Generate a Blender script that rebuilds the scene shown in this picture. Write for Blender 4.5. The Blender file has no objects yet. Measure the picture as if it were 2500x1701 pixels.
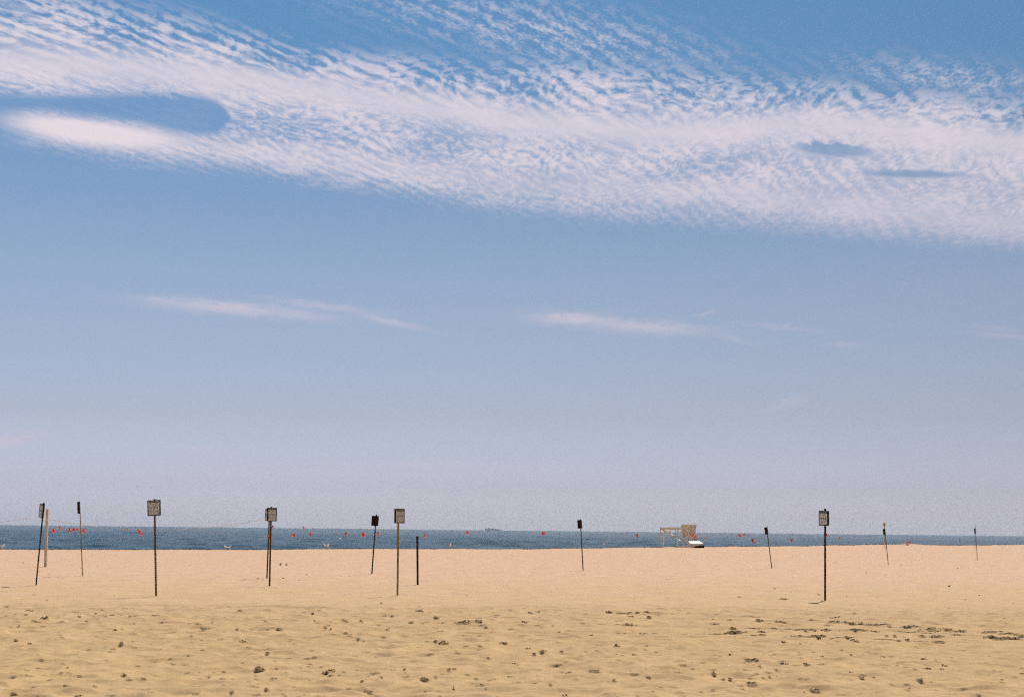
import bpy, bmesh, math, random
import numpy as np
from mathutils import Matrix, Vector
random.seed(7)
sc = bpy.context.scene
col = sc.collection
# ------------------------------------------------------------------ camera
CAMH = 1.66
FPX = 3472.2                                   # focal length in photo pixels (50 mm on 36 mm film)
PITCH = math.radians(7.27); ROLL = math.atan(.01088)
Fv = Vector((0, math.cos(PITCH), math.sin(PITCH)))
U0 = Vector((0, -math.sin(PITCH), math.cos(PITCH))); R0 = Vector((1, 0, 0))
Rv = R0*math.cos(ROLL) + U0*math.sin(ROLL); Uv = -R0*math.sin(ROLL) + U0*math.cos(ROLL)
cd = bpy.data.cameras.new('camera'); cam = bpy.data.objects.new('camera', cd); col.objects.link(cam)
cd.lens = 50; cd.sensor_width = 36; cd.sensor_fit = 'HORIZONTAL'; cd.clip_start = .1; cd.clip_end = 60000
M4 = Matrix.Identity(4)
for i in range(3): M4[i][0] = Rv[i]; M4[i][1] = Uv[i]; M4[i][2] = -Fv[i]
M4[2][3] = CAMH
cam.matrix_world = M4; sc.camera = cam
sc.view_settings.view_transform = 'Standard'; sc.view_settings.look = 'None'
sc.cycles.use_denoising = False; sc.cycles.use_adaptive_sampling = True; sc.cycles.adaptive_threshold = .12; sc.cycles.adaptive_min_samples = 6; sc.cycles.filter_width = 1.25
sc.view_settings.exposure = 0; sc.view_settings.gamma = 1
# ------------------------------------------------------------------ sun
SUN_EL = math.radians(60); SUN_AZ = math.radians(26)      # ahead of the camera, to the right
sd = bpy.data.lights.new('sun', 'SUN'); sd.energy = 4.6; sd.angle = math.radians(.53); sd.color = (1, .93, .82)
sun = bpy.data.objects.new('sun', sd); col.objects.link(sun)
sdir = Vector((math.sin(SUN_AZ)*math.cos(SUN_EL), math.cos(SUN_AZ)*math.cos(SUN_EL), math.sin(SUN_EL)))
sun.rotation_euler = sdir.to_track_quat('Z', 'Y').to_euler()
# ------------------------------------------------------------------ node expression helper
class G:
    """small wrapper that turns python arithmetic into Math nodes"""
    def __init__(s, nt): s.nt = nt
    def n(s, t, **k):
        x = s.nt.nodes.new(t)
        for a, b in k.items(): setattr(x, a, b)
        return x
    def put(s, sock, v):
        if isinstance(v, E_): s.nt.links.new(v.o, sock)
        elif isinstance(v, bpy.types.NodeSocket): s.nt.links.new(v, sock)
        else: sock.default_value = v
    def m(s, op, a, b=None, c=None, clamp=False):
        x = s.n('ShaderNodeMath', operation=op, use_clamp=clamp); s.put(x.inputs[0], a)
        if b is not None: s.put(x.inputs[1], b)
        if c is not None: s.put(x.inputs[2], c)
        return E_(s, x.outputs[0])
    def smooth(s, v, a, b):
        x = s.n('ShaderNodeMapRange', interpolation_type='SMOOTHSTEP'); s.put(x.inputs[0], v)
        x.inputs[1].default_value = a; x.inputs[2].default_value = b
        return E_(s, x.outputs[0])
    def curve(s, v, pts, lo, hi, ylo, yhi):
        r = s.n('ShaderNodeValToRGB'); cr = r.color_ramp; cr.interpolation = 'LINEAR'
        ps = [((x-lo)/(hi-lo), (y-ylo)/(yhi-ylo)) for x, y in pts]
        cr.elements[0].position = ps[0][0]; cr.elements[1].position = ps[-1][0]
        for p, q in ps[1:-1]: cr.elements.new(p)
        for e, (p, q) in zip(cr.elements, ps): e.color = (q, q, q, 1)
        s.nt.links.new(((v-lo)/(hi-lo)).o, r.inputs[0])
        return E_(s, r.outputs[0])*(yhi-ylo)+ylo
    def noise(s, x, y, z, scale=1, detail=3, rough=.5, dist=0):
        c = s.n('ShaderNodeCombineXYZ'); s.put(c.inputs[0], x); s.put(c.inputs[1], y); s.put(c.inputs[2], z)
        t = s.n('ShaderNodeTexNoise'); s.nt.links.new(c.outputs[0], t.inputs['Vector'])
        t.inputs['Scale'].default_value = scale; t.inputs['Detail'].default_value = detail
        t.inputs['Roughness'].default_value = rough; t.inputs['Distortion'].default_value = dist
        return E_(s, t.outputs['Fac'])
    def mix(s, f, a, b, mode='MIX'):
        x = s.n('ShaderNodeMix', data_type='RGBA', blend_type=mode)
        s.put(x.inputs[0], f); s.put(x.inputs[6], a); s.put(x.inputs[7], b)
        return x.outputs[2]
class E_:
    def __init__(s, g, o): s.g = g; s.o = o
    def __add__(s, b): return s.g.m('ADD', s, b)
    __radd__ = __add__
    def __sub__(s, b): return s.g.m('SUBTRACT', s, b)
    def __rsub__(s, b): return s.g.m('SUBTRACT', b, s)
    def __mul__(s, b): return s.g.m('MULTIPLY', s, b)
    __rmul__ = __mul__
    def __truediv__(s, b): return s.g.m('DIVIDE', s, b)
    def __rtruediv__(s, b): return s.g.m('DIVIDE', b, s)
def lin(c): return tuple((v/255/12.92 if v/255 <= .04045 else ((v/255+.055)/1.055)**2.4) for v in c)
# ------------------------------------------------------------------ world: Nishita sky, graded, with a cirrocumulus band
w = bpy.data.worlds.new('World'); sc.world = w; w.use_nodes = True
nt = w.node_tree; g = G(nt)
sky = g.n('ShaderNodeTexSky'); sky.sky_type = 'NISHITA'; sky.sun_disc = False
sky.sun_elevation = SUN_EL; sky.sun_rotation = SUN_AZ
SKY_STRENGTH = .1
tc = g.n('ShaderNodeTexCoord'); sep = g.n('ShaderNodeSeparateXYZ'); nt.links.new(tc.outputs['Generated'], sep.inputs[0])
dx, dy, dz = (E_(g, sep.outputs[i]) for i in range(3))
# grade by height above the horizon: (photo y at centre, raw sky, wanted sky)
grade = [(0, (151, 174, 209), (97, 144, 191)), (.1, (154, 178, 212), (102, 147, 192)), (.2, (159, 184, 216), (116, 154, 196)),
         (.3, (165, 190, 220), (132, 161, 197)), (.4, (174, 199, 223), (150, 172, 202)), (.5, (187, 209, 223), (163, 179, 203)),
         (.6, (203, 217, 215), (176, 184, 202)), (.7, (210, 206, 183), (187, 187, 200)), (.74, (195, 185, 160), (189, 186, 196)),
         (.765, (179, 169, 147), (190, 185, 193))]
rr = g.n('ShaderNodeValToRGB'); cr = rr.color_ramp
st = []
for f, a, b in grade:
    el = PITCH + math.atan((850.5-1701*f)/FPX)
    la, lb = lin(a), lin(b)
    st.append((max(0, math.sin(el)), tuple(q/p/2 for p, q in zip(la, lb))))
st.sort(key=lambda t: t[0])
st.append((.75, tuple(c*.9 for c in st[-1][1])))
cr.elements[0].position = st[0][0]; cr.elements[1].position = st[-1][0]
for p, c in st[1:-1]: cr.elements.new(p)
for e, (p, c) in zip(cr.elements, st): e.color = (*c, 1)
nt.links.new(dz.o, rr.inputs[0])
sk = g.mix(1.0, sky.outputs[0], rr.outputs[0], 'MULTIPLY')
even = g.m('MULTIPLY', 1.0-dx*.42, 2.0)
cc = g.n('ShaderNodeCombineColor')
for i in range(3): nt.links.new(even.o, cc.inputs[i])
sk = g.mix(1.0, sk, cc.outputs[0], 'MULTIPLY')
# chart of the sky (gnomonic, fixed in the world): X, Y run like photo pixels
def dot(v): return dx*v[0]+dy*v[1]+dz*v[2]
fw = g.m('MAXIMUM', dot(Fv), .05)
X = dot(Rv)/fw*FPX+1250.0
Y = 850.5-dot(Uv)/fw*FPX
front = g.smooth(dot(Fv), .2, .5)
E = g.m('MAXIMUM', (X*.01088+1279.8)-Y, 20.0)
uu = (X-1250.0)/E; vv = g.m('LOGARITHM', E, math.e)*1.35
ca, sa = math.cos(.50), math.sin(.50)
ru = uu*ca - vv*sa; rv = uu*sa + vv*ca            # ripples run down to the right
warp = g.noise(uu, vv, 3.3, 5, 2)
warp2 = g.noise(uu, vv, 9.1, 6, 2)
nlow_ = g.noise(uu, vv, 12.0, 4, 2)
n1 = g.noise(ru*1.0+warp*.22, rv*1.45+warp2*.14, 0.0, 47, 2.4, .5)
rows_ = g.m('SINE', (rv*1.0+ru*.12+warp*.060+warp2*.016)*185.0)*.5+.5
rowm = g.m('MAXIMUM', g.smooth(nlow_, .40, .66)*.6+.25, 1.0-g.smooth(Y, 130, 300))
n1 = n1*.84+rows_*rowm*.20+.07*(1.0-rowm)+.02
n2 = g.noise(ru*1.3, rv*1.9, 5.0, 90, 2, .5)
nlow = g.noise(uu*.6+rv*.2, vv*1.5, 2.0, 7, 3, .55)
nmid = g.noise(uu*.7, vv*1.7, 7.7, 17, 3, .6)
wx = X+(nmid-.5)*60.0; wy = Y+(nmid-.5)*34.0+(n2-.5)*22.0
Yt = g.curve(X, [(-300, -170), (0, -75), (323, -8), (484, 22), (750, 92), (1075, 132), (1345, 125), (1614, 145), (1936, 170), (2259, 200), (2500, 222), (2900, 250)], -400, 3000, -300, 700)
Yb = g.curve(X, [(-300, 330), (0, 350), (110, 362), (323, 402), (540, 420), (753, 450), (970, 478), (1183, 512), (1400, 538), (1830, 560), (2150, 588), (2500, 612), (2900, 640)], -400, 3000, -300, 700)
v = (wy-Yt)/(Yb-Yt)
edge = g.smooth(v+(n1-.5)*.16, -.06, .20)*(1.0-g.smooth(v+(n1-.5)*.10, .84, 1.06))
A = g.curve(v, [(-.2, 1), (.08, 1), (.24, .92), (.38, .66), (.5, .68), (.66, .72), (.8, .64), (.92, .60), (1.1, .9)], -.3, 1.3, 0, 1)
def gauss(d): return g.m('EXPONENT', d*d*-1.0)
S1 = g.curve(X, [(-300, 130), (0, 150), (540, 190), (900, 240), (1250, 300), (1600, 330), (2000, 300), (2500, 350), (2900, 400)], -400, 3000, -300, 700)
S2 = g.curve(X, [(-300, 330), (900, 400), (1300, 450), (1700, 470), (2100, 505), (2500, 560), (2900, 600)], -400, 3000, -300, 700)
s1 = gauss((wy-S1)/40.0); s2 = gauss((wy-S2)/30.0)
gapn = g.smooth(n1*.82+n2*.18+(nlow-.5)*.50, .33, .70)
streak = g.m('MAXIMUM', s1*.85, s2*.45)
rightcalm = g.smooth(X, 1500, 2100)*g.smooth(Y, 290, 380)*.35
gap = A*gapn*(1.0-streak)*(1.0-rightcalm)
dens = edge*(.98-.22*nlow-.10*n2-gap*.95)
# the hole with its bright lens of cloud underneath, and two small holes
hc = g.curve(X, [(-300, 250), (100, 252), (200, 257), (350, 266), (470, 279), (560, 288), (700, 290)], -400, 3000, -300, 700)
hh = g.curve(X, [(-300, 34), (0, 16), (120, 17), (250, 23), (340, 33), (420, 44), (490, 46), (530, 38), (553, 20), (562, 0), (600, -40)], -400, 3000, -100, 100)
hyy = Y-hc
hd = (g.m('ABSOLUTE', hyy)-hh)+(n1-.5)*(30.0+g.smooth(hyy*-1.0, 5, 40)*46.0)*(1.0-g.smooth(X, 380, 520)*.6)
hole = 1.0-g.smooth(hd, -11, 13)
ly_ = Y-312.0-(X-165.0)*.13
lens = 1.12*gauss((X-200.0)/(200.0+g.smooth(X, 200, 260)*130.0))*g.m('MAXIMUM', gauss((ly_+(n1-.5)*14.0)/30.0)*(1.0-g.smooth(ly_, 0, 1)), gauss((ly_+(n1-.5)*26.0)/46.0)*g.smooth(ly_, 0, 1))
dens = g.m('MAXIMUM', dens*(1.0-hole*.92), 0.0)
lft = 1.0-(1.0-g.smooth(X+(n2-.5)*40.0, -40, 120))*g.smooth(Y, 215, 275)*.9
rag = (1.0-g.smooth(X, 430, 620))*g.smooth(Y, 200, 245)*(1.0-hole)*.0
dens = dens*lft
lensm = g.smooth(lens, .12, .95)
dens = g.m('MAXIMUM', dens, lensm*1.0)
def ell(cx, cy, rx, ry, sl, tx=wx, ty=wy):
    return gauss((tx-cx)/rx)*gauss((ty-cy-(tx-cx)*sl)/ry)
h2 = g.smooth(ell(2035, 366, 100, 19, .06, X+(nmid-.5)*60.0, Y+(n1-.5)*22.0), .22, .72)
h3 = g.smooth(ell(2235, 425, 150, 11, .02, X+(nmid-.5)*60.0, Y+(n1-.5)*8.0), .15, .85)
dens = dens*(1.0-g.m('MAXIMUM', h2, h3)*.75)
# thin ripple field above the band
wis = g.smooth(n1*.6+n2*.4+(nmid-.5)*.35, .62, .32)
up = g.m('MAXIMUM', ell(1330, 75, 420, 75, .19)*.62, ell(2330, 190, 260, 42, .12)*.55)
dens = g.m('MAXIMUM', dens, up*wis)
# separate low streaks
low = None
for cx, cy, rx, ry, sl, am in [(560, 752, 185, 15, .085, .85), (700, 766, 130, 12, .10, .55), (420, 735, 80, 13, .05, .5), (790, 748, 130, 9, .13, .50), (950, 785, 90, 8, .22, .55),
                               (1400, 779, 100, 15, .04, .9), (1575, 798, 145, 15, .055, .74), (1500, 787, 160, 12, .06, .6), (1725, 765, 22, 5, -.3, .45), (1790, 828, 60, 6, .25, .3),
                               (1900, 798, 100, 6, .08, .30), (2060, 842, 40, 5, .0, .3), (30, 1075, 80, 15, -.2, .6), (480, 1095, 90, 10, .1, .22), (1920, 985, 45, 12, -.3, .30),
                               (1050, 1136, 280, 7, .02, .28), (700, 1152, 400, 8, .01, .2), (2460, 820, 90, 6, .08, .3), (2420, 800, 60, 5, .1, .2)]:
    e_ = ell(cx, cy, rx, ry, sl)*am
    low = e_ if low is None else g.m('MAXIMUM', low, e_)
dens = g.m('MAXIMUM', dens, low*(.55+.8*nmid))
dens = g.m('MULTIPLY', g.m('MINIMUM', dens, 1.0), front, clamp=True)
ccol = g.mix(g.smooth(Y, 200, 1000), (*[c/SKY_STRENGTH for c in lin((231, 219, 226))], 1), (*[c/SKY_STRENGTH for c in lin((208, 196, 208))], 1))
dens = dens*(1.0-g.smooth(Y, 380, 640)*.22)
fin = g.mix(dens, sk, ccol)
bg = nt.nodes['Background']; nt.links.new(fin, bg.inputs[0]); bg.inputs[1].default_value = SKY_STRENGTH
# ------------------------------------------------------------------ pixel <-> world helpers
def ray(px, py): return (Fv*FPX + Rv*(px-1250) + Uv*(850.5-py)).normalized()
def ground(px, py, z=0.0):
    d = ray(px, py); t = (z-CAMH)/d.z
    return Vector((0, 0, CAMH)) + d*t
def at_y(px, py, yy):
    d = ray(px, py); return Vector((0, 0, CAMH)) + d*(yy/d.y)
# ------------------------------------------------------------------ materials
MATS = {}
def mat(name, color, rough=.8, var=.15, scale=8, bump=0, trans=0, metal=0, spec=.3, dirt=None, dirt_scale=3):
    if name in MATS: return MATS[name]
    m = bpy.data.materials.new(name); m.use_nodes = True; t = m.node_tree; q = G(t)
    b = t.nodes['Principled BSDF']; b.inputs['Roughness'].default_value = rough; b.inputs['Metallic'].default_value = metal
    b.inputs['Specular IOR Level'].default_value = spec
    co = q.n('ShaderNodeTexCoord')
    nz = q.n('ShaderNodeTexNoise'); nz.inputs['Scale'].default_value = scale; nz.inputs['Detail'].default_value = 5
    t.links.new(co.outputs['Object'], nz.inputs['Vector'])
    c2 = q.mix(nz.outputs['Fac'], (*[c*(1-var) for c in color], 1), (*[min(1, c*(1+var)) for c in color], 1))
    if dirt:
        nd = q.n('ShaderNodeTexNoise'); nd.inputs['Scale'].default_value = dirt_scale; nd.inputs['Detail'].default_value = 4
        t.links.new(co.outputs['Object'], nd.inputs['Vector'])
        c2 = q.mix(q.smooth(E_(q, nd.outputs['Fac']), .42, .62), c2, (*dirt, 1))
    t.links.new(c2, b.inputs['Base Color'])
    if bump:
        bp = q.n('ShaderNodeBump'); bp.inputs['Distance'].default_value = bump
        t.links.new(nz.outputs['Fac'], bp.inputs['Height']); t.links.new(bp.outputs[0], b.inputs['Normal'])
    if trans:
        tr = q.n('ShaderNodeBsdfTranslucent'); t.links.new(c2, tr.inputs[0]); mx = q.n('ShaderNodeMixShader')
        mx.inputs[0].default_value = trans; t.links.new(b.outputs[0], mx.inputs[1]); t.links.new(tr.outputs[0], mx.inputs[2])
        t.links.new(mx.outputs[0], t.nodes['Material Output'].inputs[0])
    MATS[name] = m; return m
M_rust = mat('rusted_steel', (.135, .074, .028), .9, .35, 14, .001, spec=.05, dirt=(.085, .055, .021), dirt_scale=5)
M_ochre = mat('ochre_steel', (.42, .27, .085), .9, .3, 12, .001, spec=.05, dirt=(.20, .125, .04), dirt_scale=4)
M_green = mat('dark_green_steel', (.036, .040, .026), .9, .3, 12, .001, spec=.05, dirt=(.055, .034, .013), dirt_scale=2.5)
M_board = mat('dark_board', (.030, .023, .016), .9, .3, 20, spec=.05)
M_face = mat('sign_enamel', (.78, .74, .68), .6, .10, 9, dirt=(.62, .57, .49), dirt_scale=14)
M_ink = mat('sign_ink', (.055, .052, .045), .6, .3, 30)
M_ink2 = mat('faded_ink', (.26, .235, .215), .6, .3, 30)
M_wood = mat('weathered_timber', (.72, .55, .39), .9, .25, 18, .003, dirt=(.60, .44, .30), dirt_scale=4)
M_paint_shade = mat('shaded_white_paint', (.80, .67, .50), .8, .10, 6, .002, dirt=(.68, .54, .38), dirt_scale=2.2)  # white paint toned cream for the side turned from the sun
M_white = mat('white_paint', (.82, .80, .78), .6, .05, 5)
M_flag = mat('red_flagging_tape', (.88, .23, .18), .55, .12, 20, trans=.55)
M_tag = mat('white_tag', (.85, .82, .82), .5, .05, 9, trans=.3)
M_pale = mat('pale_flagging_tape', (.78, .36, .30), .55, .12, 20, trans=.5)
M_rope = mat('yellow_rope', (.62, .46, .25), .9, .2, 40)
M_gullw = mat('gull_white', (.93, .91, .90), .8, .05, 10)
M_gullg = mat('gull_grey', (.13, .13, .15), .8, .15, 10)
M_gullb = mat('gull_beak', (.45, .22, .05), .6, .1, 10)
M_bird = mat('dark_bird', (.03, .03, .035), .8, .2, 10)
M_grass = mat('beach_grass', (.12, .12, .035), .8, .3, 5, trans=.3)
M_straw = mat('dry_grass', (.42, .33, .13), .8, .3, 5, trans=.3)
M_wrack = mat('dry_wrack', (.035, .028, .018), .95, .4, 20)
M_shade = mat('shade_sand', (.14, .10, .05), .95, .3, 30, spec=.1)  # dark brown for crumbs, painted as the shade of their near side
M_shell = mat('shell', (.85, .82, .78), .5, .08, 20)
M_ship = mat('ship_hull', (.05, .06, .08), .6, .2, .1)
M_ship2 = mat('ship_house', (.16, .17, .19), .6, .2, .1)
# ------------------------------------------------------------------ object helpers
def tag(o, label=None, cat=None, group=None, kind=None):
    for k, x in (('label', label), ('category', cat), ('group', group), ('kind', kind)):
        if x: o[k] = x
    return o
def empty(name, loc, rot=None):
    o = bpy.data.objects.new(name, None); col.objects.link(o); o.location = loc; o.empty_display_size = .2
    if rot is not None: o.rotation_mode = 'QUATERNION'; o.rotation_quaternion = rot
    return o
def obj(name, bm, material, parent=None, smooth=False):
    me = bpy.data.meshes.new(name); bmesh.ops.recalc_face_normals(bm, faces=bm.faces); bm.to_mesh(me); bm.free()
    if smooth:
        for p in me.polygons: p.use_smooth = True
    o = bpy.data.objects.new(name, me); col.objects.link(o); me.materials.append(material)
    if parent: o.parent = parent
    return o
def box(bm, c, s, rot=None):
    vs = []
    for i in (-1, 1):
        for j in (-1, 1):
            for k in (-1, 1):
                p = Vector((i*s[0]/2, j*s[1]/2, k*s[2]/2))
                if rot is not None: p = rot @ p
                vs.append(bm.verts.new(Vector(c)+p))
    for f in ((0, 1, 3, 2), (4, 6, 7, 5), (0, 4, 5, 1), (2, 3, 7, 6), (0, 2, 6, 4), (1, 5, 7, 3)):
        bm.faces.new([vs[i] for i in f])
def beam(bm, a, b, wx_, wy_):
    """square bar from a to b; wx_ across, wy_ in depth"""
    a, b = Vector(a), Vector(b); d = b-a; z = d.normalized()
    y = Vector((0, 1, 0)); x = y.cross(z)
    if x.length < 1e-4: x = Vector((1, 0, 0))
    x.normalize(); y = z.cross(x)
    rot = Matrix((x, y, z)).transposed()
    box(bm, (a+b)/2, (wx_, wy_, d.length), rot)
def tube(bm, pts, rad, n=6, cap=True):
    pts = [Vector(p) for p in pts]; rings = []
    if not hasattr(rad, '__len__'): rad = [rad]*len(pts)
    for i, p in enumerate(pts):
        d = (pts[min(i+1, len(pts)-1)]-pts[max(i-1, 0)]).normalized()
        a = d.cross(Vector((0, 0, 1)));
        if a.length < .05: a = d.cross(Vector((0, 1, 0)))
        a.normalize(); b = d.cross(a)
        rings.append([bm.verts.new(p+(a*math.cos(2*math.pi*k/n)+b*math.sin(2*math.pi*k/n))*rad[i]) for k in range(n)])
    for r, s in zip(rings, rings[1:]):
        for k in range(n): bm.faces.new((r[k], r[(k+1) % n], s[(k+1) % n], s[k]))
    if cap: bm.faces.new(rings[0]); bm.faces.new(rings[-1][::-1])
# ------------------------------------------------------------------ numpy value noise
def vnoise(x, y, seed):
    xi = np.floor(x).astype(np.int64); yi = np.floor(y).astype(np.int64); fx = x-xi; fy = y-yi
    fx = fx*fx*(3-2*fx); fy = fy*fy*(3-2*fy)
    def h(a, b):
        n = (a*374761393 + b*668265263 + seed*1442695041) & 0xffffffff
        n = ((n ^ (n >> 13))*1274126177) & 0xffffffff
        return ((n ^ (n >> 16)) & 0xffff)/65535.0
    a = h(xi, yi); b = h(xi+1, yi); c = h(xi, yi+1); d = h(xi+1, yi+1)
    return (a+(b-a)*fx)*(1-fy)+(c+(d-c)*fx)*fy - .5
def grid_mesh(name, Xa, Ya, Za, material, smooth=False):
    r, c = Xa.shape; n = r*c
    co = np.empty((n, 3), np.float32); co[:, 0] = Xa.ravel(); co[:, 1] = Ya.ravel(); co[:, 2] = Za.ravel()
    idx = np.arange(n, dtype=np.int32).reshape(r, c)
    q = np.stack([idx[:-1, :-1], idx[:-1, 1:], idx[1:, 1:], idx[1:, :-1]], -1).reshape(-1, 4)
    me = bpy.data.meshes.new(name); me.vertices.add(n); me.vertices.foreach_set('co', co.ravel())
    me.loops.add(q.size); me.loops.foreach_set('vertex_index', q.ravel())
    me.polygons.add(len(q)); me.polygons.foreach_set('loop_start', np.arange(0, q.size, 4, dtype=np.int32))
    me.update(calc_edges=True)
    if smooth: me.polygons.foreach_set('use_smooth', np.ones(len(q), dtype=bool))
    me.materials.append(material)
    o = bpy.data.objects.new(name, me); col.objects.link(o); return o
# ------------------------------------------------------------------ sand
CX = np.array([-1500, 0, 378, 600, 740, 1000, 1250, 1420, 1500, 1670, 1740, 1900, 2000, 2120, 2200, 2300, 2400, 2500, 4000], float)
CD = np.array([72, 59.5, 56.5, 54.5, 51, 47.5, 46, 42, 40, 36, 34.8, 31.8, 29.5, 26, 25, 25.3, 24, 21.5, 14], float)
def crest(t): return CAMH*FPX/np.interp(1250+3500*t, CX, CD)
def sand_base(x, y):
    """large-scale height of the beach"""
    yy = np.maximum(y, 1.0); t = x/yy
    c = crest(t)
    nearshore = np.clip((y-.70*c)/(.25*c), 0, 1)
    und = .026*vnoise(x/9, y/14, 3)+.008*vnoise(x/3.3, y/4.5, 4)
    und *= np.clip((y-8)/10, 0, 1)
    z = und*(1-nearshore*.85)
    z += .012*vnoise(x/1.1, y/9, 8)*nearshore
    beyond = y-c
    z -= np.where(beyond > 0, np.minimum(.055*beyond*np.clip(beyond/4, 0, 1), 3.2), 0)
    mx, my = MOUND
    z += .26*np.exp(-((x-mx)/1.25)**2-((y-my)/7)**2)
    for bx_, by_ in BASES:
        z += .016*np.exp(-((x-bx_)/.16)**2-((y-by_+.05)/.20)**2)
    z += .05*vnoise(x/2.2, y*0, 77)*nearshore*np.clip(y/120, .4, 1.6)
    return z
_m = at_y(2228, 1330, 219); MOUND = (_m.x, 219)
BASES = []
for a_, b_ in ((86.7, 1430.2), (200.9, 1407.5), (380.6, 1456.4), (650.7, 1412.4), (658.8, 1431.6), (907, 1401.5), (971.3, 1453.8), (1423, 1393.5), (2013.4, 1467.6), (111, 1384), (1019.6, 1428)):
    p_ = ground(a_, b_); BASES.append((p_.x, p_.y))
def zc(x, y): return float(sand_base(np.array([float(x)]), np.array([float(y)]))[0])
rows = np.concatenate([np.linspace(-400, -10, 8), np.linspace(-4, 12.4, 14), np.arange(12.5, 37.0, .021)])
yk = [rows[-1]+.03]
while yk[-1] < 420: yk.append(yk[-1]*1.0040)
rows = np.concatenate([rows, np.array(yk), np.array([440, 500, 700, 1200])])
tt = np.linspace(-.42, .42, 1100)
ext = [.435, .46, .5, .56, .65, .8, 1.1, 1.6, 2.5, 4, 7, 12, 20]
tt = np.concatenate([-np.array(ext[::-1]), tt, np.array(ext)])
YY, TT = np.meshgrid(rows, tt, indexing='ij')
XX = TT*np.maximum(YY, 12.0)
YY = YY.copy()
ZZ = sand_base(XX, YY)
near = (rows > 10) & (rows < 60)
xs, ys = XX[near], YY[near]
fade = np.clip((ys-10)/2, 0, 1)*np.clip((60-ys)/25, 0, 1)
tr = np.clip((33.5-ys+.10*xs)/4, 0.10, 1)                  # trampled sand near, smooth raked sand beyond
wxn = xs+.25*vnoise(xs/.7, ys/.7, 21); wyn = ys+.25*vnoise(xs/.7, ys/.7, 22)
rid = lambda a, b_, sd_: (1-np.abs(2*vnoise(a, b_, sd_)))**2
f = (.016*vnoise(wxn/1.15, wyn/1.0, 11)+.030*rid(wxn/.62, wyn/.42, 16)+.022*rid(xs/.33, ys/.19, 17)+.030*vnoise(wxn/.52, wyn/.50, 12)+.046*vnoise(xs/.27, ys/.2, 13)+.020*vnoise(xs/.11, ys/.11, 14)+.003*vnoise(xs/.045, ys/.045, 15))
pits = vnoise(wxn/.42, wyn/.38, 31); f -= .035*np.clip(pits-.22, 0, 1)/.28
FR = f*fade*tr; ZZ[near] += FR; FK = np.ones_like(FR)
SHADE = np.zeros_like(ZZ)  # shade of scarps and ruts, painted into the sand colour
# wheel tracks: long shallow grooves that run from left-middle down to the right
def track(pp, depth, width, shade_amt=.6):
    P = [ground(a, b) for a, b in pp]; tx_ = np.array([p.x for p in P]); ty_ = np.array([p.y for p in P])
    yl = np.interp(XX[near], tx_, ty_); inside = (XX[near] > tx_[0]) & (XX[near] < tx_[-1])
    s = YY[near]-yl
    if shade_amt > .5:
        k_ = 1-.75*inside*np.exp(-(s/.55)**2)*np.clip((XX[near]-.5)/2.5, 0, 1); ZZ[near] -= FR*FK*(1-k_); FK[:] *= k_
    prof = -depth*np.exp(-(s/width)**2)+.55*depth*np.exp(-((s-1.9*width)/(.7*width))**2)+.4*depth*np.exp(-((s+1.9*width)/(.7*width))**2)
    am = .65+.7*vnoise(XX[near]/.8, s*0, 41+len(pp))
    ZZ[near] += np.where(inside, prof*am, 0)
    brk = np.clip(.25+2.2*vnoise(XX[near]/.9, s/.3, 61+len(pp))+.9*vnoise(XX[near]/.12, s/.1, 62), 0, 1)
    SHADE[near] += np.where(inside, np.exp(-((s+.05)/(1.3*width))**2)*brk*shade_amt*.8, 0)
track([(-200, 1478), (500, 1482), (1100, 1487), (1265, 1480), (1600, 1494), (1950, 1511), (2300, 1533), (2700, 1556)], .030, .13, .75)
track([(700, 1505), (1300, 1510), (1700, 1511), (2061, 1522), (2285, 1540), (2700, 1560)], .034, .13, 1.0)
track([(1000, 1520), (1500, 1524), (1850, 1534), (2200, 1541), (2500, 1562), (2700, 1574)], .034, .13, 1.0)
track([(1200, 1544), (1700, 1546), (2050, 1556), (2300, 1566), (2700, 1580)], .024, .12)
track([(300, 1478), (900, 1486), (1300, 1497), (1700, 1502), (2100, 1516), (2700, 1545)], .020, .10, .4)
track([(-200, 1694), (900, 1696), (1250, 1689), (2700, 1675)], .030, .10, .15)
# foot prints, scuffs and little scarps (x, y, width, height in photo thirds) : origin 0 / 800 / 1700, 1400
K0 = "205,268,70,10 312,318,55,16 110,297,18,8 180,305,25,8 40,245,40,5 277,290,50,5 560,310,25,7 617,290,40,7 675,290,25,8 755,287,15,8 797,297,35,10 918,320,20,12 443,342,35,6 613,343,15,7 697,338,15,5 815,397,30,22 740,316,30,4 1090,303,40,5 1163,327,30,6 1143,357,35,8 1337,365,22,8 1405,373,50,7 1500,355,28,8 1470,402,60,14 1352,462,20,8 1422,467,25,8 1735,494,75,14 1705,275,40,6 1980,410,55,12 1883,355,20,6 1900,413,15,6 2160,282,40,6 2115,327,18,6 2215,300,20,5 548,560,60,20 113,482,30,9 213,500,35,10 857,525,35,10 1022,433,30,4 1897,577,28,12 1645,588,40,8 1672,665,25,9 1845,700,75,20 1590,697,30,8 478,690,15,8 435,737,25,6 877,748,30,10 1575,767,45,8 1480,768,20,7 1893,845,30,10 1645,868,30,12 1940,768,45,6 2222,465,25,5 2305,710,40,10 303,382,40,7 130,385,15,6 650,375,12,6 1520,290,25,4 245,148,25,4 335,192,15,5 1680,420,15,6 2235,346,20,6 2305,403,15,8 105,845,60,9 560,868,60,8"
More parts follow.
